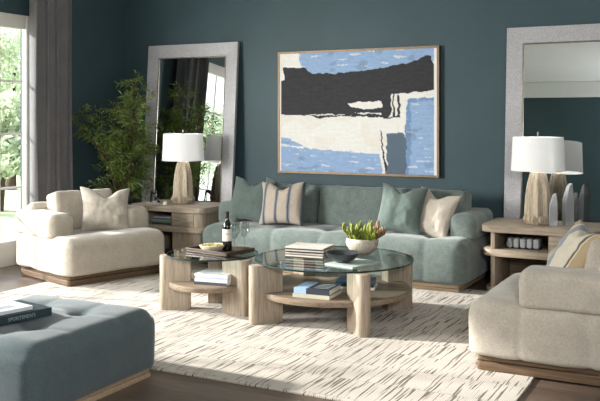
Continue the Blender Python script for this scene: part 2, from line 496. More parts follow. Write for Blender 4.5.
add_box(bm, x0 - .08, x1 + .08, YF - .12, YF + .02, z1, z1 + .08); add_box(bm, x0 - .08, x1 + .08, YF - .12, YF + .04, z0 - .06, z0)
add_box(bm, x0 - .08, x0, YF - .12, YF + .02, z0, z1); add_box(bm, x1, x1 + .08, YF - .12, YF + .02, z0, z1)
for k in (1, 2): xx = x0 + (x1 - x0) * k / 3; add_box(bm, xx - .025, xx + .025, YF - .1, YF, z0, z1)
o = struct(frombm('rear_fill_window', bm, M['trim'], auto=35))
bm = bmesh.new(); add_box(bm, x0, x1, YF - .066, YF - .06, z0, z1); frombm('pane', bm, M['pane'], o)

# unseen third window near the camera in the left wall, added for fill daylight
bm = bmesh.new()
for a in ((-.75, -.68, .5, 2.4), (1.18, 1.25, .5, 2.4), (-.68, 1.18, .5, .57), (-.68, 1.18, 2.33, 2.4), (.235, .265, .57, 2.33)): add_box(bm, XL - .12, XL + .01, a[0], a[1], a[2], a[3], .004)
struct(frombm('left_fill_window', bm, M['trim'], auto=35))

# ------------------------------------------------------------------ curtains
def curtain(y0, y1, folds, label, xc=XL + .13, flare=.0, seed=0):
    root = thing('curtain', label, 'curtain', (xc, (y0 + y1) / 2, 0), 0, None)
    NY, NZ = 120, 26; V = []; F = []
    for side in (0, 1):
        for i in range(NY + 1):
            for k in range(NZ + 1):
                u = i / NY; z = .015 + (3.02 - .015) * k / NZ
                t_ = 1 - z / 3.0
                y = (u - .5) * (y1 - y0) * (1 + flare * t_ ** 2)
                ph = u * folds * 2 * PI + .5 * math.sin(u * 9 + seed) + .25 * math.sin(z * 1.1 + u * 5 + seed)
                amp = .07 * (.8 + .3 * math.sin(u * 7.3 + seed)) * (1 + .25 * t_)
                x = amp * math.sin(ph) + .014 * math.sin(ph * 2 + z)
                y += .045 * math.cos(ph)
                V.append((x + (.004 if side else -.004), y, z))
        b = side * (NY + 1) * (NZ + 1)
        for i in range(NY):
            for k in range(NZ):
                q = (b + i * (NZ + 1) + k, b + (i + 1) * (NZ + 1) + k, b + (i + 1) * (NZ + 1) + k + 1, b + i * (NZ + 1) + k + 1)
                F.append(q if side == 0 else tuple(reversed(q)))
    n1 = (NY + 1) * (NZ + 1)
    for k in range(NZ):
        for i in (0, NY):
            a = i * (NZ + 1) + k; q = (a, a + 1, a + 1 + n1, a + n1); F.append(q)
    for i in range(NY):
        for k in (0, NZ):
            a = i * (NZ + 1) + k; b_ = a + NZ + 1; F.append((a, b_, b_ + n1, a + n1))
    me = bpy.data.meshes.new('drape'); me.from_pydata(V, [], F); me.update()
    link('drape', me, M['curtain'], root, sm=True)
    for i in range(int(folds * 2)):
        bm = bmesh.new()
        yy = -(y1 - y0) / 2 + (y1 - y0) * (i + .5) / (folds * 2)
        add_tube(bm, [(0.024 * math.cos(a), yy, 3.035 + .024 * math.sin(a)) for a in [2 * PI * q / 12 for q in range(13)]], .003, 5)
        frombm('curtain_ring', bm, M['metal'], root, sm=True)
    return root
curtain(6.20, 6.80, 3.6, 'long grey linen curtain hanging between the window and the room corner', seed=1, flare=-.05)
curtain(.95, 1.5, 4.5, 'long grey linen curtain at the window end nearest the camera', seed=4)
bm = bmesh.new(); add_tube(bm, [(0, .6, 3.035), (0, 7.1, 3.035)], .012, 12)
rod = thing('curtain_rod', 'slim metal curtain rod above the garden window', 'curtain rod', (XL + .13, 0, 0))
frombm('rod', bm, M['metal'], rod, sm=True)
for yy in (.7, 4, 7.0):
    bm = bmesh.new(); add_box(bm, -.13, .01, yy - .01, yy + .01, 3.01, 3.025); frombm('bracket', bm, M['metal'], rod)

# ------------------------------------------------------------------ outside garden
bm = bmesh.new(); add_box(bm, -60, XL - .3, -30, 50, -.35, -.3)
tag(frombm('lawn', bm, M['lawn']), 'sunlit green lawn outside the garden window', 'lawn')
def blob_tree(x, y, hgt, rad, label, seed):
    rnd = random.Random(seed)
    root = thing('garden_tree', label, 'tree', (x, y, -.3), 0, None)
    bm = bmesh.new(); add_tube(bm, [(0, 0, 0), (.1, .05, hgt * .35), (0, .1, hgt * .7)], [.16, .12, .06], 8); frombm('trunk', bm, M['bark'], root, sm=True)
    V = []; F = []
    cl = [(rnd.gauss(0, rad * .42), rnd.gauss(0, rad * .42), hgt * (.30 + .62 * rnd.random())) for _ in range(26)]
    for (cx, cy, cz) in cl:
        for _ in range(150):
            d = Vector((rnd.gauss(0, 1), rnd.gauss(0, 1), rnd.gauss(0, 1))).normalized() * rad * .34 * rnd.random() ** .4
            p = Vector((cx, cy, cz)) + d
            a = Vector((rnd.gauss(0, 1), rnd.gauss(0, 1), rnd.gauss(0, 1))).normalized() * .09
            b = a.cross(Vector((rnd.gauss(0, 1), rnd.gauss(0, 1), rnd.gauss(0, 1)))).normalized() * .045
            n = len(V); V += [p - a, p + b, p + a, p - b]; F.append((n, n + 1, n + 2, n + 3))
    me = bpy.data.meshes.new('foliage'); me.from_pydata(V, [], F); me.update()
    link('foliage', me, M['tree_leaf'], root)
    return root
trees = [(-16.2, 15.4, 4.2, 1.5, 'leafy green garden tree seen through the upper window panes'),
         (-20.5, 19.6, 5.0, 1.9, 'tall leafy garden tree further back beyond the window'),
         (-12.6, 11.6, 2.2, 1.0, 'low rounded garden bush outside the window'),
         (-15, -6.5, 4.4, 1.9, 'leafy garden tree seen only as a reflection in the left mirror')]
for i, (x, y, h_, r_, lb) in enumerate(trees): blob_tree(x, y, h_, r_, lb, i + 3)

# ------------------------------------------------------------------ rug
def make_rug():
    x0, x1, y0, y1 = -5.43, -.99, 3.92, 6.98
    root = thing('area_rug', 'large ivory area rug with carved dark dashes under the seating group', 'rug', ((x0 + x1) / 2, (y0 + y1) / 2, 0))
    hx, hy = (x1 - x0) / 2, (y1 - y0) / 2
    bm = bmesh.new(); add_prism(bm, rrect(-hx, hx, -hy, hy, .02, 3), .0005, .014, .004)
    frombm('pile', bm, M['rug'], root)
make_rug()
RZ = .014

# ------------------------------------------------------------------ seating
def arm_fn(seams, seed=0):
    return seam_fn(xs=seams, depth=.006, w=.008, wav=.005, seed=seed)

def lounge_chair(label, loc, rz, seed):
    D, W = .99, 1.06
    root = thing('lounge_chair', label, 'armchair', loc, rz)
    bm = bmesh.new(); add_prism(bm, rrect(-D / 2 + .05, D / 2 - .048, -W / 2 + .048, W / 2 - .048, .03, 4), 0, .052, .004)
    add_prism(bm, rrect(-D / 2 + .054, D / 2 - .052, -W / 2 + .052, W / 2 - .052, .03, 4), .056, .085, .004)
    frombm('plinth', bm, M['base'], root, auto=35)
    xs = (.19, -.18)
    soft_box('seat', M['beige'], root, (0, 0, .247), (D / 2, W / 2, .168), (.13, .09, .11), .018,
             seam_fn(xs=xs, ys=(), depth=.005, w=.007, wav=.005, tdepth=.0, seed=seed), 2.4, rb=.035)
    for s in (-1, 1):
        soft_box('armrest', M['beige'], root, (-.145, s * (W / 2 - .128), .493), (.35, .13, .112), (.07, .085, .10), .018,
                 seam_fn(xs=(.1, -.17), depth=.004, w=.008, wav=.005, seed=seed + s), 2.6, rb=.03)
    soft_box('back_frame', M['beige'], root, (-.405, 0, .50), (.09, .44, .16), (.07, .1, .1), .025, seam_fn(wav=.006, seed=seed))
    o = soft_box('back_cushion', M['beige'], root, (0, 0, 0), (.105, .31, .185), (.055, .045, .045), .018, seam_fn(wav=.010, seed=seed + 5), 2.6)
    o.location = (-.225, .03, .572); o.rotation_euler = (0, R(-12), 0)
    return root
c1 = lounge_chair('oatmeal lounge chair in the sunlight beside the window and curtain', (-5.355, 6.07, RZ), R(-18), 1)
c2 = lounge_chair('oatmeal lounge chair with the broad striped pillow, in front of the right side table', (-.875, 5.235, RZ), R(180), 2)

def sofa():
    x0, x1, y0, y1 = -4.60, -1.97, 6.73, 7.72
    cx, cy = (x0 + x1) / 2, (y0 + y1) / 2; hx, hy = (x1 - x0) / 2, (y1 - y0) / 2
    root = thing('sofa', 'long sage green sofa with tufted seat and pale wooden plinth below the painting', 'sofa', (cx, cy, 0))
    bm = bmesh.new(); add_prism(bm, rrect(-hx + .09, hx - .06, -hy + .06, hy - .06, .03, 4), RZ, RZ + .027, .003)
    add_prism(bm, rrect(-hx + .095, hx - .065, -hy + .065, hy - .065, .03, 4), RZ + .03, .072, .003)
    frombm('plinth', bm, M['base_light'], root, auto=35)
    xs = [v - cx for v in (-2.33, -2.82, -3.31, -3.80, -4.29)]
    tf = [(x, -hy + .27) for x in xs]
    soft_box('seat', M['sage'], root, (0, 0, .257), (hx, hy, .19), (.15, .13, .13), .022,
             seam_fn(xs=xs, tufts=tf, depth=.0065, w=.008, wav=.005, tdepth=.045, tw=.05), 2.4, rb=.035)
    for s in (-1, 1):
        a = soft_box('armrest', M['sage'], root, (s * (hx - .118), .16, .523), (.12, .335, .114), (.085, .08, .10), .02, seam_fn(ys=(.1,), depth=.006, wav=.006, seed=s), 2.6, rb=.03)
    soft_box('back_frame', M['sage'], root, (0, hy - .11, .53), (hx - .24, .10, .22), (.08, .07, .07), .03, seam_fn(wav=.006))
    wd = .745
    for k in range(3):
        xc = -4.35 + wd / 2 + wd * k - cx
        o = soft_box('back_cushion', M['sage'], root, (0, 0, 0), (wd / 2 - .010, .13, .20), (.05, .075, .05), .02, seam_fn(wav=.010, seed=k * 3), 2.5)
        o.location = (xc, hy - .30, .605); o.rotation_euler = (R(-9), 0, 0)
sofa()

def ottoman():
    x0, x1, y0, y1 = -3.85, -2.90, 2.90, 3.86
    cx, cy = (x0 + x1) / 2, (y0 + y1) / 2
    root = thing('ottoman', 'square blue grey tufted ottoman holding the two books', 'ottoman', (cx, cy, 0))
    bm = bmesh.new(); add_prism(bm, rrect(-.44, .45, -.45, .45, .03, 4), 0, .028, .003)
    add_prism(bm, rrect(-.435, .445, -.445, .445, .03, 4), .031, .055, .003)
    frombm('plinth', bm, M['base_light'], root, auto=35)
    tf = [(-3.22 - cx, 3.21 - cy), (-3.22 - cx, 3.56 - cy), (-3.54 - cx, 3.21 - cy), (-3.54 - cx, 3.56 - cy)]
    def fn(s, n):
        d = .006 * noise.noise(Vector((s.x * 4, s.y * 4, s.z * 4)))
        if n.z > .4:
            for tx, ty in tf:
                dx, dy = s.x - tx, s.y - ty
                rr = math.hypot(dx, dy)
                d -= .062 * math.exp(-rr / .06) * n.z
            for tx in (tf[0][0], tf[2][0]): d -= .006 * gauss(s.x - tx, .016) * n.z * (1 if abs(s.y) > .1 else .6)
            for ty in (tf[0][1], tf[1][1]): d -= .006 * gauss(s.y - ty, .016) * n.z
            d += .018 * max(0, 1 - (s.x / .48) ** 2) * max(0, 1 - (s.y / .48) ** 2)
        else: d += .010 * math.cos(s.z * 6)
        return n * d
    soft_box('cushion', M['ottoman'], root, (0, 0, .218), (.475, .48, .17), (.10, .10, .11), .018, fn, 2.3, rb=.03)
    for tx, ty in tf:
        bm = bmesh.new(); bmesh.ops.create_uvsphere(bm, u_segments=12, v_segments=8, radius=.013, matrix=Matrix.Translation((tx, ty, .348)) @ Matrix.Diagonal((1, 1, .5, 1)))
        frombm('button', bm, M['ottoman'], root, sm=True)
ottoman()

# ------------------------------------------------------------------ throw pillows
LEAN = R(-16)
pillow('throw_pillow', M['sage_pillow'], 'sage green throw pillow at the left end of the sofa', 'pillow', (-4.28, 7.08, .442), (LEAN - .1, R(3), R(-3)), .50, .46, .17, .05, 1)
pillow('throw_pillow', M['stripe_narrow'], 'beige throw pillow with narrow blue grey stripes on the sofa', 'pillow', (-3.83, 6.98, .442), (LEAN - .05, R(-2), R(8)), .46, .44, .16, .05, 2)
pillow('throw_pillow', M['sage_pillow'], 'dark green throw pillow mostly hidden behind the striped pillow on the sofa', 'pillow', (-3.98, 7.20, .43), (LEAN, R(4), R(0)), .46, .45, .14, .03, 3)
pillow('throw_pillow', M['sage_pillow'], 'sage green throw pillow on the right half of the sofa, against the ivory one', 'pillow', (-2.66, 6.99, .43), (LEAN - .08, R(2), R(-4)), .46, .47, .18, .05, 4)
pillow('throw_pillow', M['beige2'], 'ivory throw pillow next to the right arm of the sofa', 'pillow', (-2.42, 7.06, .41), (LEAN - .12, R(9), R(-12)), .42, .45, .16, .045, 5)
pillow('throw_pillow', M['beige'], 'oatmeal throw pillow on the lounge chair by the window', 'pillow', (-5.20, 6.10, .395), (LEAN - .1, R(4), R(52)), .48, .45, .17, .07, 6)
pillow('throw_pillow', M['stripe_wide'], 'cream throw pillow with broad grey and tan stripes on the right lounge chair', 'pillow', (-.96, 5.08, .425), (R(-31), R(4), R(-64)), .50, .47, .17, .04, 7)
pillow('throw_pillow', M['beige2'], 'plain cream throw pillow behind the broad striped pillow at the photo edge', 'pillow', (-.73, 4.97, .40), (R(-28), R(0), R(-74)), .44, .44, .16, .04, 8)

# ------------------------------------------------------------------ side tables
def side_table(label, loc, rz):
    W, D, Z = .96, .62, .57
    root = thing('side_table', label, 'side table', loc, rz)
    y0, y1 = -D / 2, D / 2; x0, x1 = -W / 2, W / 2
    bm = bmesh.new(); add_prism(bm, rrect(x0, x1, y0, y1, (.10, .10, .03, .03), 8), Z - .055, Z, .006); frombm('tabletop', bm, M['oak_x'], root, auto=35)
    bm = bmesh.new(); add_prism(bm, rrect(x0 + .01, x1 - .01, y0 + .01, y1, (.10, .10, .03, .03), 8), .315, .370, .006); frombm('shelf', bm, M['oak_x'], root, auto=35)
    bm = bmesh.new(); add_prism(bm, rrect(x0 + .03, x1 - .03, y0 + .03, y1, (.09, .09, .03, .03), 8), 0, .05, .004); frombm('plinth', bm, M['oak_x'], root, auto=35)
    # right closed block, upper and lower
    bm = bmesh.new()
    add_prism(bm, rrect(x0 + .56, x1 - .03, y0 + .035, y1 - .01, (0, .085, .02, 0), 8), .370, Z - .055)
    add_prism(bm, rrect(x0 + .56, x1 - .05, y0 + .05, y1 - .01, (0, .085, .02, 0), 8), .05, .315)
    frombm('cabinet_block', bm, M['oak_z'], root, auto=35)
    bm = bmesh.new(); add_prism(bm, rrect(x0 + .565, x1 - .125, y0 + .027, y0 + .036, .002, 2), .377, Z - .062, .002); frombm('drawer_front', bm, M['oak_x'], root, auto=35)
    bm = bmesh.new()
    add_box(bm, x0 + .085, x0 + .12, y0 + .05, y1 - .01, .370, Z - .055, .003); add_box(bm, x0 + .085, x0 + .12, y0 + .05, y1 - .01, .05, .315, .003)
    frombm('side_panel', bm, M['oak_z'], root, auto=35)
    bm = bmesh.new(); add_box(bm, x0 + .12, x0 + .56, y1 - .03, y1 - .015, .37, Z - .055); add_box(bm, x0 + .12, x0 + .56, y1 - .03, y1 - .015, .05, .315)
    frombm('back_panel', bm, M['shelf'], root)
    return root
TL = (-5.155, 7.25, 0); TRt = (-1.42, 7.24, 0)
st1 = side_table('oak side table with books in its cubby between the lounge chair and the sofa', TL, R(-2))
st2 = dup(st1, TRt, 0, 'oak side table carrying the crystal obelisks at the right end of the sofa')

# ------------------------------------------------------------------ lamps
def lamp(label, loc):
    root = thing('table_lamp', label, 'lamp', loc, R(10))
    bm = bmesh.new()
    prof = [(.085, 0), (.103, .004), (.107, .02), (.106, .09), (.103, .16), (.097, .25), (.084, .34), (.068, .41), (.060, .435), (.050, .445), (.0, .446)]
    P = []
    for (a, b) in zip(prof, prof[1:]):
        for k in range(4): P.append((a[0] + (b[0] - a[0]) * k / 4, a[1] + (b[1] - a[1]) * k / 4))
    P.append((.001, .446))
    def rm(a, i, z):
        n = 8; q = (a * n / (2 * PI)) % 1.0
        facet = math.cos(PI / n) / math.cos((q - .5) * 2 * PI / n)
        rib = .085 * (1 - gauss(q - .5, .2)) - .05 * gauss(q - .5, .28) * (1 if .07 < z < .40 else 0)
        return facet + rib * (1 if z > .01 else 0)
    add_lathe(bm, P, 128, 0, 0, 0, True, rm)
    frombm('base', bm, M['lamp_wood'], root, auto=50)
    for k in range(8):
        a = 2 * PI * (k + .5) / 8
        bm = bmesh.new()
        for rr, hh in ((.036, .010), (.024, .016), (.013, .022)):
            mtx = Matrix.Rotation(a, 4, 'Z') @ Matrix.Translation((.103, 0, .047)) @ Matrix.Rotation(PI / 2, 4, 'Y')
            ring = []
            for (r2, z2) in ((rr, 0), (rr, hh), (rr * .82, hh + .003), (rr * .72, hh - .002)):
                ring.append([bm.verts.new(mtx @ Vector((r2 * math.cos(2 * PI * q / 20), r2 * math.sin(2 * PI * q / 20), z2))) for q in range(20)])
            for u, w in zip(ring, ring[1:]):
                for q in range(20): bm.faces.new((u[q], u[(q + 1) % 20], w[(q + 1) % 20], w[q]))
            bm.faces.new(ring[-1]); bm.faces.new(list(reversed(ring[0])))
        frombm('rosette', bm, M['lamp_wood'], root, auto=40)
    lathe('neck', M['metal'], root, [(.03, .444), (.03, .452), (.012, .456), (.012, .50), (.016, .502), (.016, .53), (.004, .534), (.004, .752), (.009, .754), (.010, .775), (.004, .782)], 20)
    bm = bmesh.new()
    n = 64; zb, zt, rb, rt, th = .452, .735, .222, .208, .003
    prof = [(rb, zb), (rt, zt), (rt - th, zt), (rb - th, zb)]
    rings = [[bm.verts.new((r * math.cos(2 * PI * k / n), r * math.sin(2 * PI * k / n), z)) for k in range(n)] for r, z in prof]
    for q in range(4):
        a, b = rings[q], rings[(q + 1) % 4]
        for k in range(n): bm.faces.new((a[k], a[(k + 1) % n], b[(k + 1) % n], b[k]))
    sh = frombm('lamp_shade', bm, M['shade'], root, auto=40)
    bm = bmesh.new()
    for k in range(3):
        a = 2 * PI * k / 3; add_tube(bm, [(0, 0, .728), ((rt - .004) * math.cos(a), (rt - .004) * math.sin(a), .725)], .002, 6)
    frombm('spider', bm, M['metal'], sh)
    return root
l1 = lamp('whitewashed lamp with a white drum shade in front of the left mirror', (-5.17, 7.29, .57))
l2 = dup(l1, (-1.475, 7.22, .57), R(10), 'whitewashed lamp with a white drum shade beside the crystal obelisks')

# ------------------------------------------------------------------ mirrors
def mirror(label, xc):
    root = thing('floor_mirror', label, 'mirror', (xc, YB - .215, .0), 0, rot=(R(-4.1), 0, 0))
    W, Hh, fw = 1.205, 2.305, .148
    bm = bmesh.new()
    outer = [(-W / 2, 0), (W / 2, 0), (W / 2, Hh), (-W / 2, Hh)]
    inner = [(-W / 2 + fw, fw), (W / 2 - fw, fw), (W / 2 - fw, Hh - fw), (-W / 2 + fw, Hh - fw)]
    yo, yi, yb = -.020, -.012, .02
    vo = [bm.verts.new((x, yo, z)) for x, z in outer]; vi = [bm.verts.new((x, yi, z)) for x, z in inner]
    wo = [bm.verts.new((x, yb, z)) for x, z in outer]; wi = [bm.verts.new((x, yb, z)) for x, z in inner]
    for k in range(4):
        j = (k + 1) % 4
        bm.faces.new((vo[k], vo[j], vi[j], vi[k])); bm.faces.new((wo[k], wi[k], wi[j], wo[j]))
        bm.faces.new((vo[k], wo[k], wo[j], vo[j])); bm.faces.new((vi[k], vi[j], wi[j], wi[k]))
    es = [e for e in bm.edges]
    bmesh.ops.bevel(bm, geom=es, offset=.003, segments=1, affect='EDGES')
    frombm('frame', bm, M['shagreen'], root)
    bm = bmesh.new()
    # thin bright bead round the glass
    x0, x1, z0, z1 = -W / 2 + fw, W / 2 - fw, fw, Hh - fw
    for a in ((x0, x0 + .012, z0, z1), (x1 - .012, x1, z0, z1), (x0, x1, z0, z0 + .012), (x0, x1, z1 - .012, z1)):
        add_box(bm, a[0], a[1], -.016, .0, a[2], a[3], .003)
    frombm('inner_bead', bm, M['metal'], root)
    bm = bmesh.new(); add_box(bm, x0, x1, -.006, .005, z0, z1); frombm('mirror_glass', bm, M['mirror'], root)
    bm = bmesh.new(); add_box(bm, -W / 2 + .01, W / 2 - .01, .018, .024, .01, Hh - .01); frombm('backing', bm, M['black'], root)
mirror('tall silver framed mirror leaning behind the left lamp and the tree', -5.385)
mirror('tall silver framed mirror leaning behind the right lamp and the obelisks', -1.265)

# ------------------------------------------------------------------ painting
def painting():
    x0, x1, z0, z1 = -4.296, -2.524, .893, 2.168
    yf = YB - .055
    root = thing('painting', 'abstract painting of black, white and blue brushwork in a thin gilt frame above the sofa', 'painting', ((x0 + x1) / 2, yf, z0))
    W, Hh = x1 - x0, z1 - z0; f = .022
    bm = bmesh.new()
    for a in ((-W / 2, W / 2, 0, f), (-W / 2, W / 2, Hh - f, Hh), (-W / 2, -W / 2 + f, f, Hh - f), (W / 2 - f, W / 2, f, Hh - f)):
        add_box(bm, a[0], a[1], 0, .012, a[2], a[3])
    frombm('frame', bm, M['bronze'], root)
    bm = bmesh.new()
    for a in ((-W / 2, W / 2, -.001, .004), (-W / 2, W / 2, Hh - .004, Hh + .001), (-W / 2 - .001, -W / 2 + .004, 0, Hh), (W / 2 - .004, W / 2 + .001, 0, Hh)):
        add_box(bm, a[0], a[1], .012, .054, a[2], a[3])
    frombm('frame_side', bm, M['frame_edge'], root)
    white = (222, 219, 214); blue = (138, 164, 198); blue2 = (112, 139, 176); black = (45, 44, 48); slate = (84, 100, 114)
    # shapes in u (0 left..1 right), v (0 top..1 bottom)
    P = [
        (blue, [(.13, -.1), (1.1, -.1), (1.1, .10), (.96, .10), (.80, .14), (.66, .17), (.5, .175), (.33, .185), (.20, .165), (.14, .10)]),
        (blue, [(.0, .785), (.12, .80), (.30, .815), (.5, .83), (.66, .84), (.68, 1.1), (-.1, 1.1), (-.1, .80)]),
        (blue, [(-.05, .70), (.03, .715), (.10, .745), (.17, .79), (.05, .785), (-.05, .76)]),
        (blue2, [(.83, .40), (1.1, .38), (1.1, 1.1), (.80, 1.1), (.82, .8), (.81, .55)]),
        (slate, [(.70, .675), (.80, .665), (.82, .72), (.815, 1.1), (.69, 1.1), (.705, .85)]),
        (blue, [(.84, .42), (.985, .41), (.985, 1.0), (.835, 1.0), (.85, .7)]),
        (black, [(.02, .13), (.03, .115), (.15, .12), (.22, .17), (.35, .18), (.5, .165), (.62, .15), (.78, .12), (.88, .09), (.94, .055), (.96, .06), (.975, .12), (.985, .20), (.99, .33), (.93, .345), (.80, .35), (.725, .36), (.73, .525), (.70, .54), (.6, .525), (.35, .515), (.2, .525), (.10, .52), (.0, .525), (-.05, .4), (-.01, .24), (.03, .22)]),
        (white, [(.45, .435), (.52, .42), (.60, .415), (.668, .41), (.668, .46), (.60, .48), (.54, .478), (.48, .455)]),
        (black, [(.742, .36), (.752, .36), (.745, .43), (.76, .54), (.745, .545), (.735, .43)]),
        (black, [(.765, .36), (.775, .36), (.782, .45), (.775, .55), (.765, .55), (.768, .45)]),
        (white, [(.50, .503), (.58, .508), (.66, .512), (.66, .522), (.55, .518)]),
        (black, [(.68, .54), (.78, .535), (.78, .548), (.68, .555)]),
        (black, [(.20, .53), (.45, .52), (.67, .525), (.67, .54), (.40, .535), (.25, .548)]),
        (black, [(.660, .655), (.668, .655), (.70, .96), (.692, 1.0)]),
    ]
    def inside(u, v, poly):
        c = False; n = len(poly)
        for i in range(n):
            xa, ya = poly[i]; xb, yb = poly[(i + 1) % n]
            if (ya > v) != (yb > v) and u < (xb - xa) * (v - ya) / (yb - ya) + xa: c = not c
        return c
    def lin(c): return srgb(c)[:3]
    LW = {k: lin(k) for k in (white, blue, blue2, black, slate)}
    NX, NZ = 260, 190; V = []; F = []; C = []
    w2 = W - 2 * f; h2 = Hh - 2 * f
    for j in range(NZ + 1):
        for i in range(NX + 1):
            u = i / NX; v = j / NZ
            nx = noise.noise(Vector((u * 26, v * 26, 1))) * .010 + noise.noise(Vector((u * 9, v * 9, 4))) * .012
            nz = noise.noise(Vector((u * 20, v * 34, 7))) * .012 + noise.noise(Vector((u * 60, v * 60, 9))) * .006
            uu, vv = u + nx, v + nz; col = white
            for c, poly in P:
                if inside(uu, vv, poly): col = c
            base = LW[col]
            br = noise.noise(Vector((u * 14, v * 60, 3))) * .5 + noise.noise(Vector((u * 50, v * 50, 5))) * .5
            k = 1 + .10 * br
            if col in (blue, blue2):
                sc = noise.noise(Vector((u * 11 + 3, v * 60, 12))) + .35 * noise.noise(Vector((u * 50, v * 90, 2)))
                if sc > .48: base = tuple(b * .35 + w * .65 for b, w in zip(base, LW[white]))
                dk = noise.noise(Vector((u * 10, v * 18, 22)))
                if dk > .42: base = tuple(b * .7 + w * .3 for b, w in zip(base, LW[slate]))
                k = 1 + .18 * br
            if col == black: k = 1 + .5 * br
            if col == white:
                g = noise.noise(Vector((u * 6, v * 6, 31)))
                if g > .2: base = (base[0] * .97, base[1] * .95, base[2] * .92)
            # white margin strips at the sides
            if u < .008 or u > .984: base = LW[white]; k = 1
            V.append((-w2 / 2 + u * w2, .006, f + h2 * (1 - v))); C.append([max(0, min(1, b * k)) for b in base] + [1])
    for j in range(NZ):
        for i in range(NX):
            a = j * (NX + 1) + i; F.append((a, a + NX + 1, a + NX + 2, a + 1))
    # give the canvas a back so it has thickness
    n0 = len(V)
    for (x, z) in ((-w2 / 2, f), (w2 / 2, f), (w2 / 2, Hh - f), (-w2 / 2, Hh - f)): V.append((x, .03, z)); C.append([.6, .58, .54, 1])
    F.append((n0, n0 + 1, n0 + 2, n0 + 3))
    me = bpy.data.meshes.new('canvas'); me.from_pydata(V, [], F); me.update()
    ca = me.color_attributes.new('paint', 'FLOAT_COLOR', 'POINT')
    ca.data.foreach_set('color', [q for c in C for q in c])
    t = NT('painted_canvas'); at = t.node('ShaderNodeAttribute'); at.attribute_name = 'paint'
    n = t.noise(t.coords(), 120, 3); t.bsdf(at.outputs[0], .65, 0, .3, height=n, bump=.3)
    link('canvas', me, t.m, root)
painting()

# ------------------------------------------------------------------ coffee tables
GZ = .425
def coffee_table(label, cx, cy, Rg, angs, Ro, th=.098):
    root = thing('coffee_table', label, 'coffee table', (cx, cy, 0))
    for a in angs:
        ri = Ro - .235
        # slab with a rounded outer end, radial
        pts = [(ri, -th / 2), (Ro - .05, -th / 2)]
        for k in range(0, 9):
            q = -PI / 2 + PI * k / 8; pts.append((Ro - .045 + .045 * math.cos(q), (th / 2) * math.sin(q)))
        pts += [(Ro - .05, th / 2), (ri, th / 2)]
        bm = bmesh.new()
        add_prism(bm, [(math.cos(a) * x - math.sin(a) * y, math.sin(a) * x + math.cos(a) * y) for x, y in pts], RZ, GZ - .0005, .004)
        frombm('leg', bm, M['oak_z'], root, auto=35)
    bm = bmesh.new()
    n = 72; prof = [(Rg - .06, .185), (Rg - .025, .192), (Rg - .02, .205), (Rg - .02, .225), (Rg - .03, .232)]
    add_lathe(bm, prof, n); frombm('shelf', bm, M['shelf'], root, auto=30)
    bm = bmesh.new(); add_lathe(bm, [(Rg - .002, GZ), (Rg, GZ + .003), (Rg, GZ + .009), (Rg - .002, GZ + .012)], 96)
    gt = frombm('glass_top', bm, M['table_glass'], root, auto=30)
    gt.data.materials.append(M['glass_edge'])
    for p in gt.data.polygons:
        if abs(p.normal.z) < .9: p.material_index = 1
    return root
bx, by = cw(.25, 6.17); sx_, sy_ = cw(-.668, 6.40)
Y_ = R(YAW)
coffee_table('larger round coffee table with smoked glass top on four oak slab legs', bx, by, .585, [R(d) + Y_ for d in (204, 286, 24, 114)], .665)
coffee_table('smaller round coffee table with smoked glass top nearest the window, holding the wine tray', sx_, sy_, .35, [R(d) + Y_ for d in (184, -42, 90)], .40, .105)
GT = GZ + .0125; ST = .2325

# ------------------------------------------------------------------ books
def book_mat(name, c, rough=.5): return plain('cover_' + name, c, rough, var=.03)
COVER = {}
def cover(c):
    if c not in COVER: COVER[c] = book_mat('%d_%d_%d' % c, c)
    return COVER[c]
def book(label, loc, rz, L, W, T, c, group=None, name='book', page=True):
    """lying flat, spine along local x at y=-W/2"""
    root = thing(name, label, 'book' if name == 'book' else 'magazine', loc, rz, group)
    bm = bmesh.new(); t = .0022
    add_box(bm, -L / 2, L / 2, -W / 2, W / 2, 0, t); add_box(bm, -L / 2, L / 2, -W / 2, W / 2, T - t, T); add_box(bm, -L / 2, L / 2, -W / 2, -W / 2 + t * 1.3, t, T - t)
    frombm('cover', bm, cover(c), root)
    bm = bmesh.new(); add_box(bm, -L / 2 + .004, L / 2 - .004, -W / 2 + t * 1.4, W / 2 - .004, t, T - t); frombm('pages', bm, M['page'], root)
    return root
def text_on(parent, s, size, loc, rot, mat, name='lettering', align='LEFT', ext=.0003):
    cu = bpy.data.curves.new(name, 'FONT'); cu.body = s; cu.size = size; cu.extrude = ext; cu.align_x = align
    to = bpy.data.objects.new(name, cu); COL.objects.link(to)
    dg = bpy.context.evaluated_depsgraph_get(); me = bpy.data.meshes.new_from_object(to.evaluated_get(dg))
    bpy.data.objects.remove(to)
    o = link(name, me, mat, parent); o.location = loc; o.rotation_euler = rot
    return o

OT = .402
# the big dark book lies with its spine towards the room; the pale magazine on top
b1 = book('large dark teal book lying on the ottoman, under the white magazine', (-3.445, 3.22, OT), R(78), .40, .30, .042, (38, 54, 60))
text_on(b1, "SPORTSMEN'S", .026, (-.06, -.1502, .012), (R(90), 0, 0), cover((150, 160, 160)))
b2 = book('white and grey magazine lying on top of the dark book on the ottoman', (-3.485, 3.165, OT + .0425), R(78), .34, .28, .018, (206, 210, 212), name='magazine')
bm = bmesh.new(); add_box(bm, -.12, .10, -.09, -.03, .0182, .0188); add_box(bm, -.15, .02, .03, .06, .0182, .0188); frombm('cover_picture', bm, cover((150, 158, 164)), b2)

def stack(x, y, z, rz, specs, group, base_label, seed=0):
    rnd = random.Random(seed); zz = z
    for i, (L, W, T, c, lb) in enumerate(specs):
        book(lb, (x + rnd.uniform(-.004, .004), y + rnd.uniform(-.004, .004), zz), rz + R(rnd.uniform(-2, 2)), L, W, T, c, group, name='magazine' if T < .014 else 'book')
        zz += T + .0004
    return zz

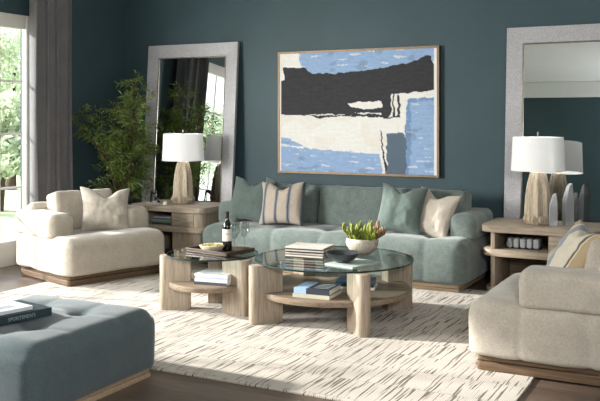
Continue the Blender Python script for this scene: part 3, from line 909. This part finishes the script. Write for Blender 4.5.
# magazines stacked on the big glass top
mx, my = cw(.075, 6.24)
cols = [((62, 60, 58), 'charcoal'), ((206, 198, 184), 'cream'), ((118, 108, 98), 'taupe'), ((214, 208, 198), 'ivory'), ((36, 36, 38), 'black'), ((196, 186, 170), 'sand'), ((58, 54, 52), 'dark brown'), ((198, 192, 184), 'stone grey topmost')]
nm = ['at the bottom', 'second from the bottom', 'third from the bottom', 'fourth from the bottom', 'fifth from the bottom', 'sixth from the bottom', 'just under the topmost one', 'with nothing on it']
stack(mx, my, GT, R(YAW - 22), [(.30, .24, .0095, c, '%s magazine in the stack on the glass coffee table, %s' % (w, n)) for (c, w), n in zip(cols, nm)], 'magazines stacked on the larger coffee table', '', 3)
# pale folio under the dark bowl
px, py = cw(.37, 5.90)
fo = book('thin pale green magazine lying under the charcoal bowl', (px, py, GT), R(YAW + 48), .32, .25, .010, (178, 192, 186), name='magazine')

# dark bowl
def bowl(name, label, cat, loc, prof, mat, seg=56, rz=0):
    root = thing(name, label, cat, loc, rz)
    lathe('vessel', mat, root, prof, seg, auto=60)
    return root
bx1, by1 = cw(.30, 5.92)
bowl('bowl', 'shallow charcoal ceramic bowl on the larger coffee table', 'bowl', (bx1, by1, GT + .0105),
     [(.001, 0), (.045, 0), (.055, .004), (.085, .02), (.108, .042), (.119, .064), (.1215, .068), (.118, .067), (.104, .046), (.08, .027), (.04, .013), (.001, .012)], M['charcoal'])
# planter bowl
px2, py2 = cw(.47, 6.33)
t = NT('speckled_planter'); v = t.coords(); n1 = t.noise(v, 60, 4, .7); n2 = t.noise(v, 14, 3)
t.bsdf(t.ramp(t.math('ADD', t.math('MULTIPLY', n1, .6), t.math('MULTIPLY', n2, .4)), [(.38, srgb((170, 156, 134))), (.6, srgb((216, 207, 190)))]), .6, height=n1, bump=.3); M['planter'] = t.m
pl = thing('potted_succulent', 'bright green succulent in a round beige speckled bowl on the larger coffee table', 'plant', (px2, py2, GT))
lathe('planter_bowl', M['planter'], pl, [(.001, 0), (.05, 0), (.06, .004), (.095, .03), (.118, .065), (.124, .095), (.121, .118), (.117, .124), (.113, .118), (.116, .095), (.10, .06), (.001, .05)], 56, auto=60)
lathe('soil', M['soil'], pl, [(.001, .09), (.1155, .09), (.1155, .10), (.001, .106)], 40, auto=60)
def leafblade(V, F, base, d, L, w, up=Vector((0, 0, 1)), thick=.3, curl=.25, n=5):
    d = d.normalized(); s = d.cross(up)
    if s.length < .05: s = Vector((1, 0, 0))
    s.normalize(); nn = s.cross(d).normalized()
    i0 = len(V)
    for k in range(n + 1):
        q = k / n; p = base + d * L * q + nn * (curl * L * q * q)
        ww = w * math.sin(PI * min(.985, .12 + .86 * q)) ** .8
        V.append(p - s * ww); V.append(p - nn * ww * thick); V.append(p + s * ww); V.append(p + nn * ww * thick)
    for k in range(n):
        a = i0 + 4 * k
        for j in range(4): F.append((a + j, a + (j + 1) % 4, a + 4 + (j + 1) % 4, a + 4 + j))
    F.append((i0 + 3, i0 + 2, i0 + 1, i0)); e = i0 + 4 * n; F.append((e, e + 1, e + 2, e + 3))
rnd = random.Random(11)
for nm_, mt, cnt, off in (('leaves', 'succulent', 17, 0), ('bronze_leaves', 'succulent_tip', 7, 3)):
    V = []; F = []
    for q in range(cnt):
        a = rnd.uniform(0, 2 * PI) if nm_ == 'leaves' else rnd.uniform(-1.0, .8) + Y_
        rr = rnd.uniform(.0, .10); c = Vector((rr * math.cos(a), rr * math.sin(a), .10)); hh = rnd.uniform(.03, .10)
        tip = c + Vector((rr * 1.2 * math.cos(a), rr * 1.2 * math.sin(a), hh))
        for k in range(13):
            b = 2.4 * k; el = .5 + 1.0 * (k / 13)
            d = Vector((math.cos(b) * math.cos(el), math.sin(b) * math.cos(el), math.sin(el)))
            leafblade(V, F, c + (tip - c) * (k / 13), d, rnd.uniform(.05, .08), rnd.uniform(.010, .016), curl=.15, thick=.35, n=4)
    me = bpy.data.meshes.new(nm_); me.from_pydata(V, [], F); me.update(); link(nm_, me, M[mt], pl, sm=True)

# books on shelf of the big table
sx1, sy1 = cw(.12, 5.83)
stack(sx1, sy1, ST, R(YAW - 24), [(.27, .25, .026, (196, 190, 170), 'cream book lowest of the pair on the larger coffee table shelf'),
                              (.26, .24, .038, (52, 58, 70), 'dark book with a pale blue cover corner, lying on the cream book under the glass')], None, '', 5)
tb = [o for o in bpy.data.objects if o.get('label', '').startswith('dark book with a pale blue')][0]
bm = bmesh.new(); add_box(bm, -.131, -.035, -.1212, .121, .0382, .0387); add_box(bm, -.1312, -.04, -.1208, -.1202, .001, .0382)
frombm('cover_picture', bm, cover((164, 190, 216)), tb)
bm = bmesh.new()
for k in range(4): add_box(bm, .0, .11, -.08 + .045 * k, -.065 + .045 * k, .0382, .0387)
frombm('cover_lettering', bm, cover((190, 190, 186)), tb)
sx2, sy2 = cw(.41, 6.12)
stack(sx2, sy2, ST, R(YAW - 12), [(.29, .22, .020, (224, 220, 212), 'white book lowest in the pile behind the front right leg of the larger table'),
                             (.28, .22, .018, (40, 44, 52), 'black book between the white and navy books on the larger table shelf'),
                             (.27, .21, .016, (58, 84, 112), 'navy blue book topmost of its pile on the larger coffee table shelf')], None, '', 6)

# small table shelf magazines
sx3, sy3 = cw(-.62, 6.27)
stack(sx3, sy3, ST, R(YAW - 20), [(.27, .22, .022, (60, 66, 74), 'dark grey book lowest in the stack on the small table shelf'),
                             (.27, .21, .024, (208, 212, 218), 'pale grey book second from the bottom on the small table shelf'),
                             (.26, .21, .013, (176, 190, 206), 'light blue magazine third from the bottom on the small table shelf'),
                             (.27, .21, .02, (226, 228, 230), 'white book on top of the stack on the small table shelf')], None, '', 8)

# tray with bowl, bottle, wine glasses
tx, ty = cw(-.615, 6.45); ta = Y_ + R(-38)
tr = thing('serving_tray', 'dark wooden serving tray on the smaller glass coffee table', 'tray', (tx, ty, GT), ta)
bm = bmesh.new(); add_prism(bm, rrect(-.215, .215, -.16, .16, .015, 3), 0, .012, .002); frombm('tray_base', bm, M['tray'], tr, auto=35)
bm = bmesh.new()
for a in ((-.215, .215, -.16, -.148), (-.215, .215, .148, .16), (-.215, -.203, -.148, .148), (.203, .215, -.148, .148)): add_box(bm, a[0], a[1], a[2], a[3], .012, .030, .002)
frombm('rim', bm, M['tray'], tr, auto=35)
def on_tray(x, y): 
    return tx + math.cos(ta) * x - math.sin(ta) * y, ty + math.sin(ta) * x + math.cos(ta) * y
cx_, cy_ = cw(-.672, 6.41)
sb = bowl('snack_bowl', 'cream oval bowl of green and yellow nuts on the tray', 'bowl', (cx_, cy_, GT + .0125),
     [(.001, 0), (.05, 0), (.06, .004), (.085, .022), (.098, .045), (.095, .047), (.08, .03), (.001, .026)], M['cream_bowl'])
bm = bmesh.new(); rnd = random.Random(4)
for k in range(70):
    rr = .082 * math.sqrt(rnd.random()); a = rnd.uniform(0, 2 * PI)
    bmesh.ops.create_icosphere(bm, subdivisions=1, radius=.009, matrix=Matrix.Translation((cx_ + rr * math.cos(a), cy_ + rr * math.sin(a), GT + .0125 + .040 + rnd.uniform(0, .008) - rr * rr * .5)) @ Matrix.Rotation(rnd.uniform(0, 6), 4, 'Z') @ Matrix.Diagonal((1.3, .8, .7, 1)))
o = tag(frombm('nuts', bm, M['snack'], sm=True), 'heap of shelled nuts in the cream bowl', 'nuts'); o['kind'] = 'stuff'
wx, wy = cw(-.558, 6.43)
wb = thing('wine_bottle', 'dark wine bottle with a white label on the tray', 'bottle', (wx, wy, GT + .0125))
lathe('bottle_body', M['bottle'], wb, [(.001, .004), (.03, 0), (.036, .004), (.037, .01), (.037, .18), (.034, .20), (.022, .218), (.015, .235), (.0135, .25), (.0135, .29), (.0155, .291), (.0155, .298), (.001, .299)], 40, auto=60)
lathe('foil', M['foil'], wb, [(.0142, .245), (.0145, .29), (.016, .2905), (.0162, .2985), (.001, .3)], 32, auto=60, cap=False)
bm = bmesh.new()
a0, a1 = R(-160) + Y_ + .0, R(-20) + Y_; n = 24; rr = .0374
for (z0_, z1_) in ((.075, .165),):
    g = [[bm.verts.new((r2 * math.cos(a0 + (a1 - a0) * k / n), r2 * math.sin(a0 + (a1 - a0) * k / n), z)) for k in range(n + 1)] for r2, z in ((rr, z0_), (rr, z1_), (rr - .0006, z1_), (rr - .0006, z0_))]
    for q in range(4):
        for k in range(n): bm.faces.new((g[q][k], g[q][k + 1], g[(q + 1) % 4][k + 1], g[(q + 1) % 4][k]))
lb = frombm('label', bm, M['label'], wb, sm=False)
bm = bmesh.new()
am = (a0 + a1) / 2
for z_, wd_ in ((.128, .5),):
    for k in range(6):
        aa = am - wd_ + 2 * wd_ * k / 6; ab = aa + 2 * wd_ / 6
        vs = [bm.verts.new((.0377 * math.cos(a), .0377 * math.sin(a), z)) for a, z in ((aa, z_), (ab, z_), (ab, z_ + .004), (aa, z_ + .004))]
        bm.faces.new(vs)
frombm('label_print', bm, M['ink'], lb)

def wine_glass(label, loc):
    root = thing('wine_glass', label, 'wine glass', loc)
    prof = [(.034, 0), (.034, .002), (.006, .006), (.0035, .012), (.0035, .085), (.010, .095), (.028, .112), (.040, .14), (.040, .165), (.034, .205),
            (.0325, .205), (.038, .165), (.038, .141), (.026, .114), (.006, .098), (.001, .096)]
    lathe('glass', M['wine_glass'], root, prof, 36, auto=70)
    return root
g1 = wine_glass('stemmed wine glass just right of the bottle', (*cw(-.502, 6.41), GT + .0125))
dup(g1, (*cw(-.432, 6.52), GT + .0125), 0, 'stemmed wine glass farther from the bottle at the back of the tray')

# ------------------------------------------------------------------ things on the side tables
def obelisk(label, loc, rz, h, w):
    root = thing('crystal_obelisk', label, 'obelisk', loc, rz)
    bm = bmesh.new()
    a, b = w / 2, w * .36
    lo = [bm.verts.new(p) for p in ((-a, -a, 0), (a, -a, 0), (a, a, 0), (-a, a, 0))]
    mi = [bm.verts.new(p) for p in ((-a, -a, h * .55), (a, -a, h * .66), (a, a, h * .72), (-a, a, h * .60))]
    hi = [bm.verts.new(p) for p in ((-.0, -b, h * .94), (b, -b, h), (b, b, h), (.0, b, h * .94))]
    for A, B in ((lo, mi), (mi, hi)):
        for k in range(4): bm.faces.new((A[k], A[(k + 1) % 4], B[(k + 1) % 4], B[k]))
    bm.faces.new(list(reversed(lo))); bm.faces.new(hi)
    bmesh.ops.triangulate(bm, faces=bm.faces)
    frombm('crystal', bm, M['crystal'], root)
obelisk('shorter clear crystal obelisk next to the right lamp', (*cw(2.105, 6.97), .5705), R(20), .27, .062)
obelisk('taller clear crystal obelisk farther from the lamp on the side table', (*cw(2.24, 7.0), .5705), R(38), .35, .070)
cb = thing('crystal_box', 'row of clear crystal blocks bound in black on the shelf of the right side table', 'ornament', (-1.575, 7.12, .3705), R(0))
for k in range(5):
    bm = bmesh.new(); add_box(bm, -.13 + .055 * k, -.13 + .045 + .055 * k, -.04, .04, .006, .085, .008, 1); frombm('crystal_block', bm, M['crystal'], cb)
bm = bmesh.new(); add_box(bm, -.14, .145, -.05, .05, 0, .006, .002)
add_box(bm, -.14, .145, .046, .05, .006, .09)
frombm('tray_base', bm, M['black'], cb)
book('white book on the bottom of the right side table', (-1.53, 7.10, .0505), R(2), .18, .16, .10, (214, 222, 232))

# left table: sculpture and cube
lx, ly = -5.41, 7.13
sc = thing('sculpture', 'small black arched figure sculpture on a clear base near the left lamp', 'sculpture', (lx, ly, .5705), R(-10))
bm = bmesh.new(); add_box(bm, -.10, .10, -.04, .04, 0, .014, .003); frombm('base', bm, M['crystal'], sc)
bm = bmesh.new()
add_tube(bm, [(-.070, 0, .014), (-.068, 0, .05), (-.066, .004, .09), (-.055, 0, .122), (-.03, 0, .135), (-.012, 0, .12)], [.010, .008, .010, .014, .013, .009], 10)
add_tube(bm, [(-.045, 0, .125), (-.01, 0, .095), (.02, 0, .06), (.045, .005, .035), (.06, 0, .014)], [.010, .009, .010, .011, .010], 10)
add_tube(bm, [(.02, 0, .06), (.045, -.008, .055), (.06, -.01, .014)], [.009, .012, .009], 10)
bmesh.ops.create_uvsphere(bm, u_segments=14, v_segments=10, radius=.018, matrix=Matrix.Translation((-.008, 0, .118)))
frombm('figure', bm, M['black'], sc, sm=True)
wc = thing('cube_ornament', 'tiny white stone cube at the foot of the left lamp', 'ornament', (-5.255, 7.09, .5705), R(25))
bm = bmesh.new(); add_box(bm, -.018, .018, -.018, .018, 0, .03, .004); frombm('stone', bm, M['label'], wc, auto=30)

stack(-5.265, 7.12, .3705, R(0), [
    (.25, .17, .018, (40, 56, 58), 'dark teal book lowest in the left side table cubby'),
    (.24, .17, .016, (96, 118, 92), 'green book second from the bottom in the left side table cubby'),
    (.23, .17, .016, (130, 132, 130), 'grey book in the middle of the left side table cubby pile'),
    (.22, .16, .014, (60, 92, 100), 'blue book second from the top in the left side table cubby'),
    (.20, .16, .014, (178, 176, 174), 'light grey book on top of the left side table cubby pile')], 'books in the left side table cubby', '', 2)
stack(-5.26, 7.13, .0505, R(3), [(.24, .2, .03, (48, 56, 60), 'dark book lying at the bottom of the left side table')], None, '', 9)

# ------------------------------------------------------------------ indoor tree
def indoor_tree(x, y):
    root = thing('potted_tree', 'tall feathery green potted tree in the corner behind the lounge chair', 'plant', (x, y, 0))
    lathe('pot', M['pot'], root, [(.001, 0), (.14, 0), (.15, .01), (.18, .32), (.19, .36), (.175, .362), (.165, .33), (.001, .33)], 48, auto=60)
    lathe('soil', M['soil'], root, [(.001, .322), (.168, .322), (.168, .335), (.001, .34)], 32, auto=60)
    rnd = random.Random(21)
    bm = bmesh.new(); V = []; F = []
    def P(px_, py_, dd=0):       # target crown points measured on the real tree: sideways, up
        return Vector((px_, dd, py_))
    r_ = Vector((RT.x, RT.y, 0)); f_ = Vector((FW.x, FW.y, 0))
    def wp(lat, dep, z): return r_ * lat + f_ * dep + Vector((0, 0, z))
    stems = [((0, 0), (.05, .02, .8), (.10, 0, 1.35), (.16, .05, 1.86)),
             ((.03, 0), (.10, -.05, .8), (.18, -.1, 1.3), (.24, -.12, 1.6)),
             ((-.03, .02), (-.06, .0, .8), (-.20, .03, 1.15), (-.42, .05, 1.45)),
             ((0, -.03), (-.02, -.08, .7), (-.10, -.14, 1.0), (-.24, -.2, 1.22)),
             ((0, .02), (.08, .1, .6), (.14, .12, .95), (.26, .10, 1.2)),
             ((.02, .02), (.0, .1, .8), (.0, .16, 1.2), (-.1, .2, 1.55))]
    def sprig(p, d, L):
        n = int(L / .012)
        for k in range(n):
            q = p + d * (L * k / n)
            a = k * 2.4; s = d.orthogonal().normalized(); t2 = d.cross(s)
            ld = (d * .8 + (s * math.cos(a) + t2 * math.sin(a)) * .9).normalized()
            l_ = rnd.uniform(.055, .095); w_ = rnd.uniform(.0055, .0085)
            sd = ld.cross(Vector((rnd.gauss(0, 1), rnd.gauss(0, 1), rnd.gauss(0, 1)))).normalized() * w_
            dr = Vector((0, 0, -.012)); i = len(V); tipp = q + ld * l_
            if tipp.x + x < XL + .04 or tipp.y + y > (YB - .05 if tipp.x + x < -6.03 else YB - .27) : continue
            if tipp.z < .68 and tipp.x + x > -5.70: continue
            V.extend([q, q + ld * l_ * .5 + sd, q + ld * l_ + dr, q + ld * l_ * .5 - sd]); F.append((i, i + 1, i + 2, i + 3))
    for st in stems:
        pts = [wp(st[0][0], st[0][1], .33)] + [wp(*s) for s in st[1:]]
        # smooth it
        fine = []
        for a in range(3):
            for k in range(5):
                t_ = k / 5; fine.append(pts[a].lerp(pts[a + 1], t_))
        fine.append(pts[3])
        add_tube(bm, fine, [.012 - .009 * k / len(fine) for k in range(len(fine))], 6)
        for k in range(4, len(fine)):
            for b in range(2 if k < 8 else 3):
                a = rnd.uniform(0, 2 * PI); el = rnd.uniform(-.1, .9)
                d = Vector((math.cos(a) * math.cos(el), math.sin(a) * math.cos(el), math.sin(el)))
                L = rnd.uniform(.14, .27) * (1 if k < 12 else .75)
                e = fine[k] + d * L * .6
                if e.y + y > YB - .25: d.y = -abs(d.y); e = fine[k] + d * L * .6
                if e.x + x < XL + .40: d.x = abs(d.x); e = fine[k] + d * L * .6
                add_tube(bm, [fine[k], e], [.004, .002], 4)
                sprig(fine[k] + d * L * .3, d, L)
                if rnd.random() < .6: sprig(e, (d + Vector((rnd.gauss(0, .5), rnd.gauss(0, .5), rnd.gauss(0, .4)))).normalized(), L * .6)
        sprig(fine[-1], (fine[-1] - fine[-2]).normalized(), .12)
    frombm('branches', bm, M['bark'], root, sm=True)
    me = bpy.data.meshes.new('foliage'); me.from_pydata(V, [], F); me.update(); link('foliage', me, M['leaf'], root)
indoor_tree(-5.90, 7.14)

# ------------------------------------------------------------------ light
w = bpy.data.worlds.new('sky'); S.world = w; w.use_nodes = True
nt = w.node_tree; bg = nt.nodes['Background']
tc = nt.nodes.new('ShaderNodeTexCoord'); sp = nt.nodes.new('ShaderNodeSeparateXYZ'); rp = nt.nodes.new('ShaderNodeValToRGB')
nt.links.new(tc.outputs['Generated'], sp.inputs[0]); nt.links.new(sp.outputs[2], rp.inputs[0]); nt.links.new(rp.outputs[0], bg.inputs[0])
rp.color_ramp.elements[0].position = 0; rp.color_ramp.elements[0].color = (1, 1, .97, 1)
rp.color_ramp.elements[1].position = .5; rp.color_ramp.elements[1].color = (.74, .86, 1, 1)
bg.inputs[1].default_value = 2.7
sun = bpy.data.lights.new('sun', 'SUN'); so = bpy.data.objects.new('sun', sun); COL.objects.link(so)
sun.energy = 12; sun.angle = R(2.2); sun.color = (1, .965, .92)
el = R(22); az = math.atan2(.26, 1)
sd = Vector((math.cos(el) * math.cos(az), math.cos(el) * math.sin(az), -math.sin(el)))
so.rotation_euler = sd.to_track_quat('-Z', 'Y').to_euler()
so.location = (-12, 4, 6)
def portal(loc, rot, sx, sy):
    l = bpy.data.lights.new('window_portal', 'AREA'); l.shape = 'RECTANGLE'; l.size = sx; l.size_y = sy
    l.cycles.is_portal = True
    o = bpy.data.objects.new('window_portal', l); COL.objects.link(o); o.location = loc; o.rotation_euler = rot
portal((XL - .16, (W0 + W1) / 2, (WZ0 + WZ1) / 2), (R(90), 0, R(-90)), W1 - W0, WZ1 - WZ0)
portal(((RW[0] + RW[1]) / 2, YF - .16, (RW[2] + RW[3]) / 2), (R(-90), 0, R(180)), RW[1] - RW[0], RW[3] - RW[2])

for q in ((-5.17, 7.29), (-1.475, 7.22)):       # the bulbs of the two lamps
    bl = bpy.data.lights.new('bulb', 'POINT'); bl.energy = 7; bl.shadow_soft_size = .035; bl.color = (1, .985, .965)
    bo = bpy.data.objects.new('bulb', bl); COL.objects.link(bo); bo.location = (q[0], q[1], .57 + .60)
ul = bpy.data.lights.new('ceiling_fill', 'AREA'); ul.size = .6; ul.energy = 210  # unseen fill light added to brighten the ceiling, no fixture behind it
uo = bpy.data.objects.new('ceiling_fill', ul); COL.objects.link(uo); uo.location = (.9, -.4, 2.2)
uo.rotation_euler = (Vector((-2.0, 1.6, 3.42)) - Vector(uo.location)).to_track_quat('-Z', 'Y').to_euler()
al = bpy.data.lights.new('sofa_fill', 'AREA'); al.shape = 'RECTANGLE'; al.size = 1.3; al.size_y = 1.3; al.energy = 125; al.spread = R(95); al.color = (1, .98, .95)  # fill light added outside the garden doors for sofa and back wall
ao = bpy.data.objects.new('sofa_fill', al); COL.objects.link(ao); ao.location = (XL - .2, 2.5, 1.75)
ao.rotation_euler = (Vector((-2.6, 7.4, .55)) - Vector(ao.location)).to_track_quat('-Z', 'Y').to_euler()
S.view_settings.view_transform = 'Standard'; S.view_settings.look = 'None'
S.view_settings.gamma = 1; S.view_settings.exposure = -.06; S.view_settings.use_curve_mapping = False
S.cycles.max_bounces = 12; S.cycles.transparent_max_bounces = 16
S.cycles.caustics_reflective = False; S.cycles.caustics_refractive = False
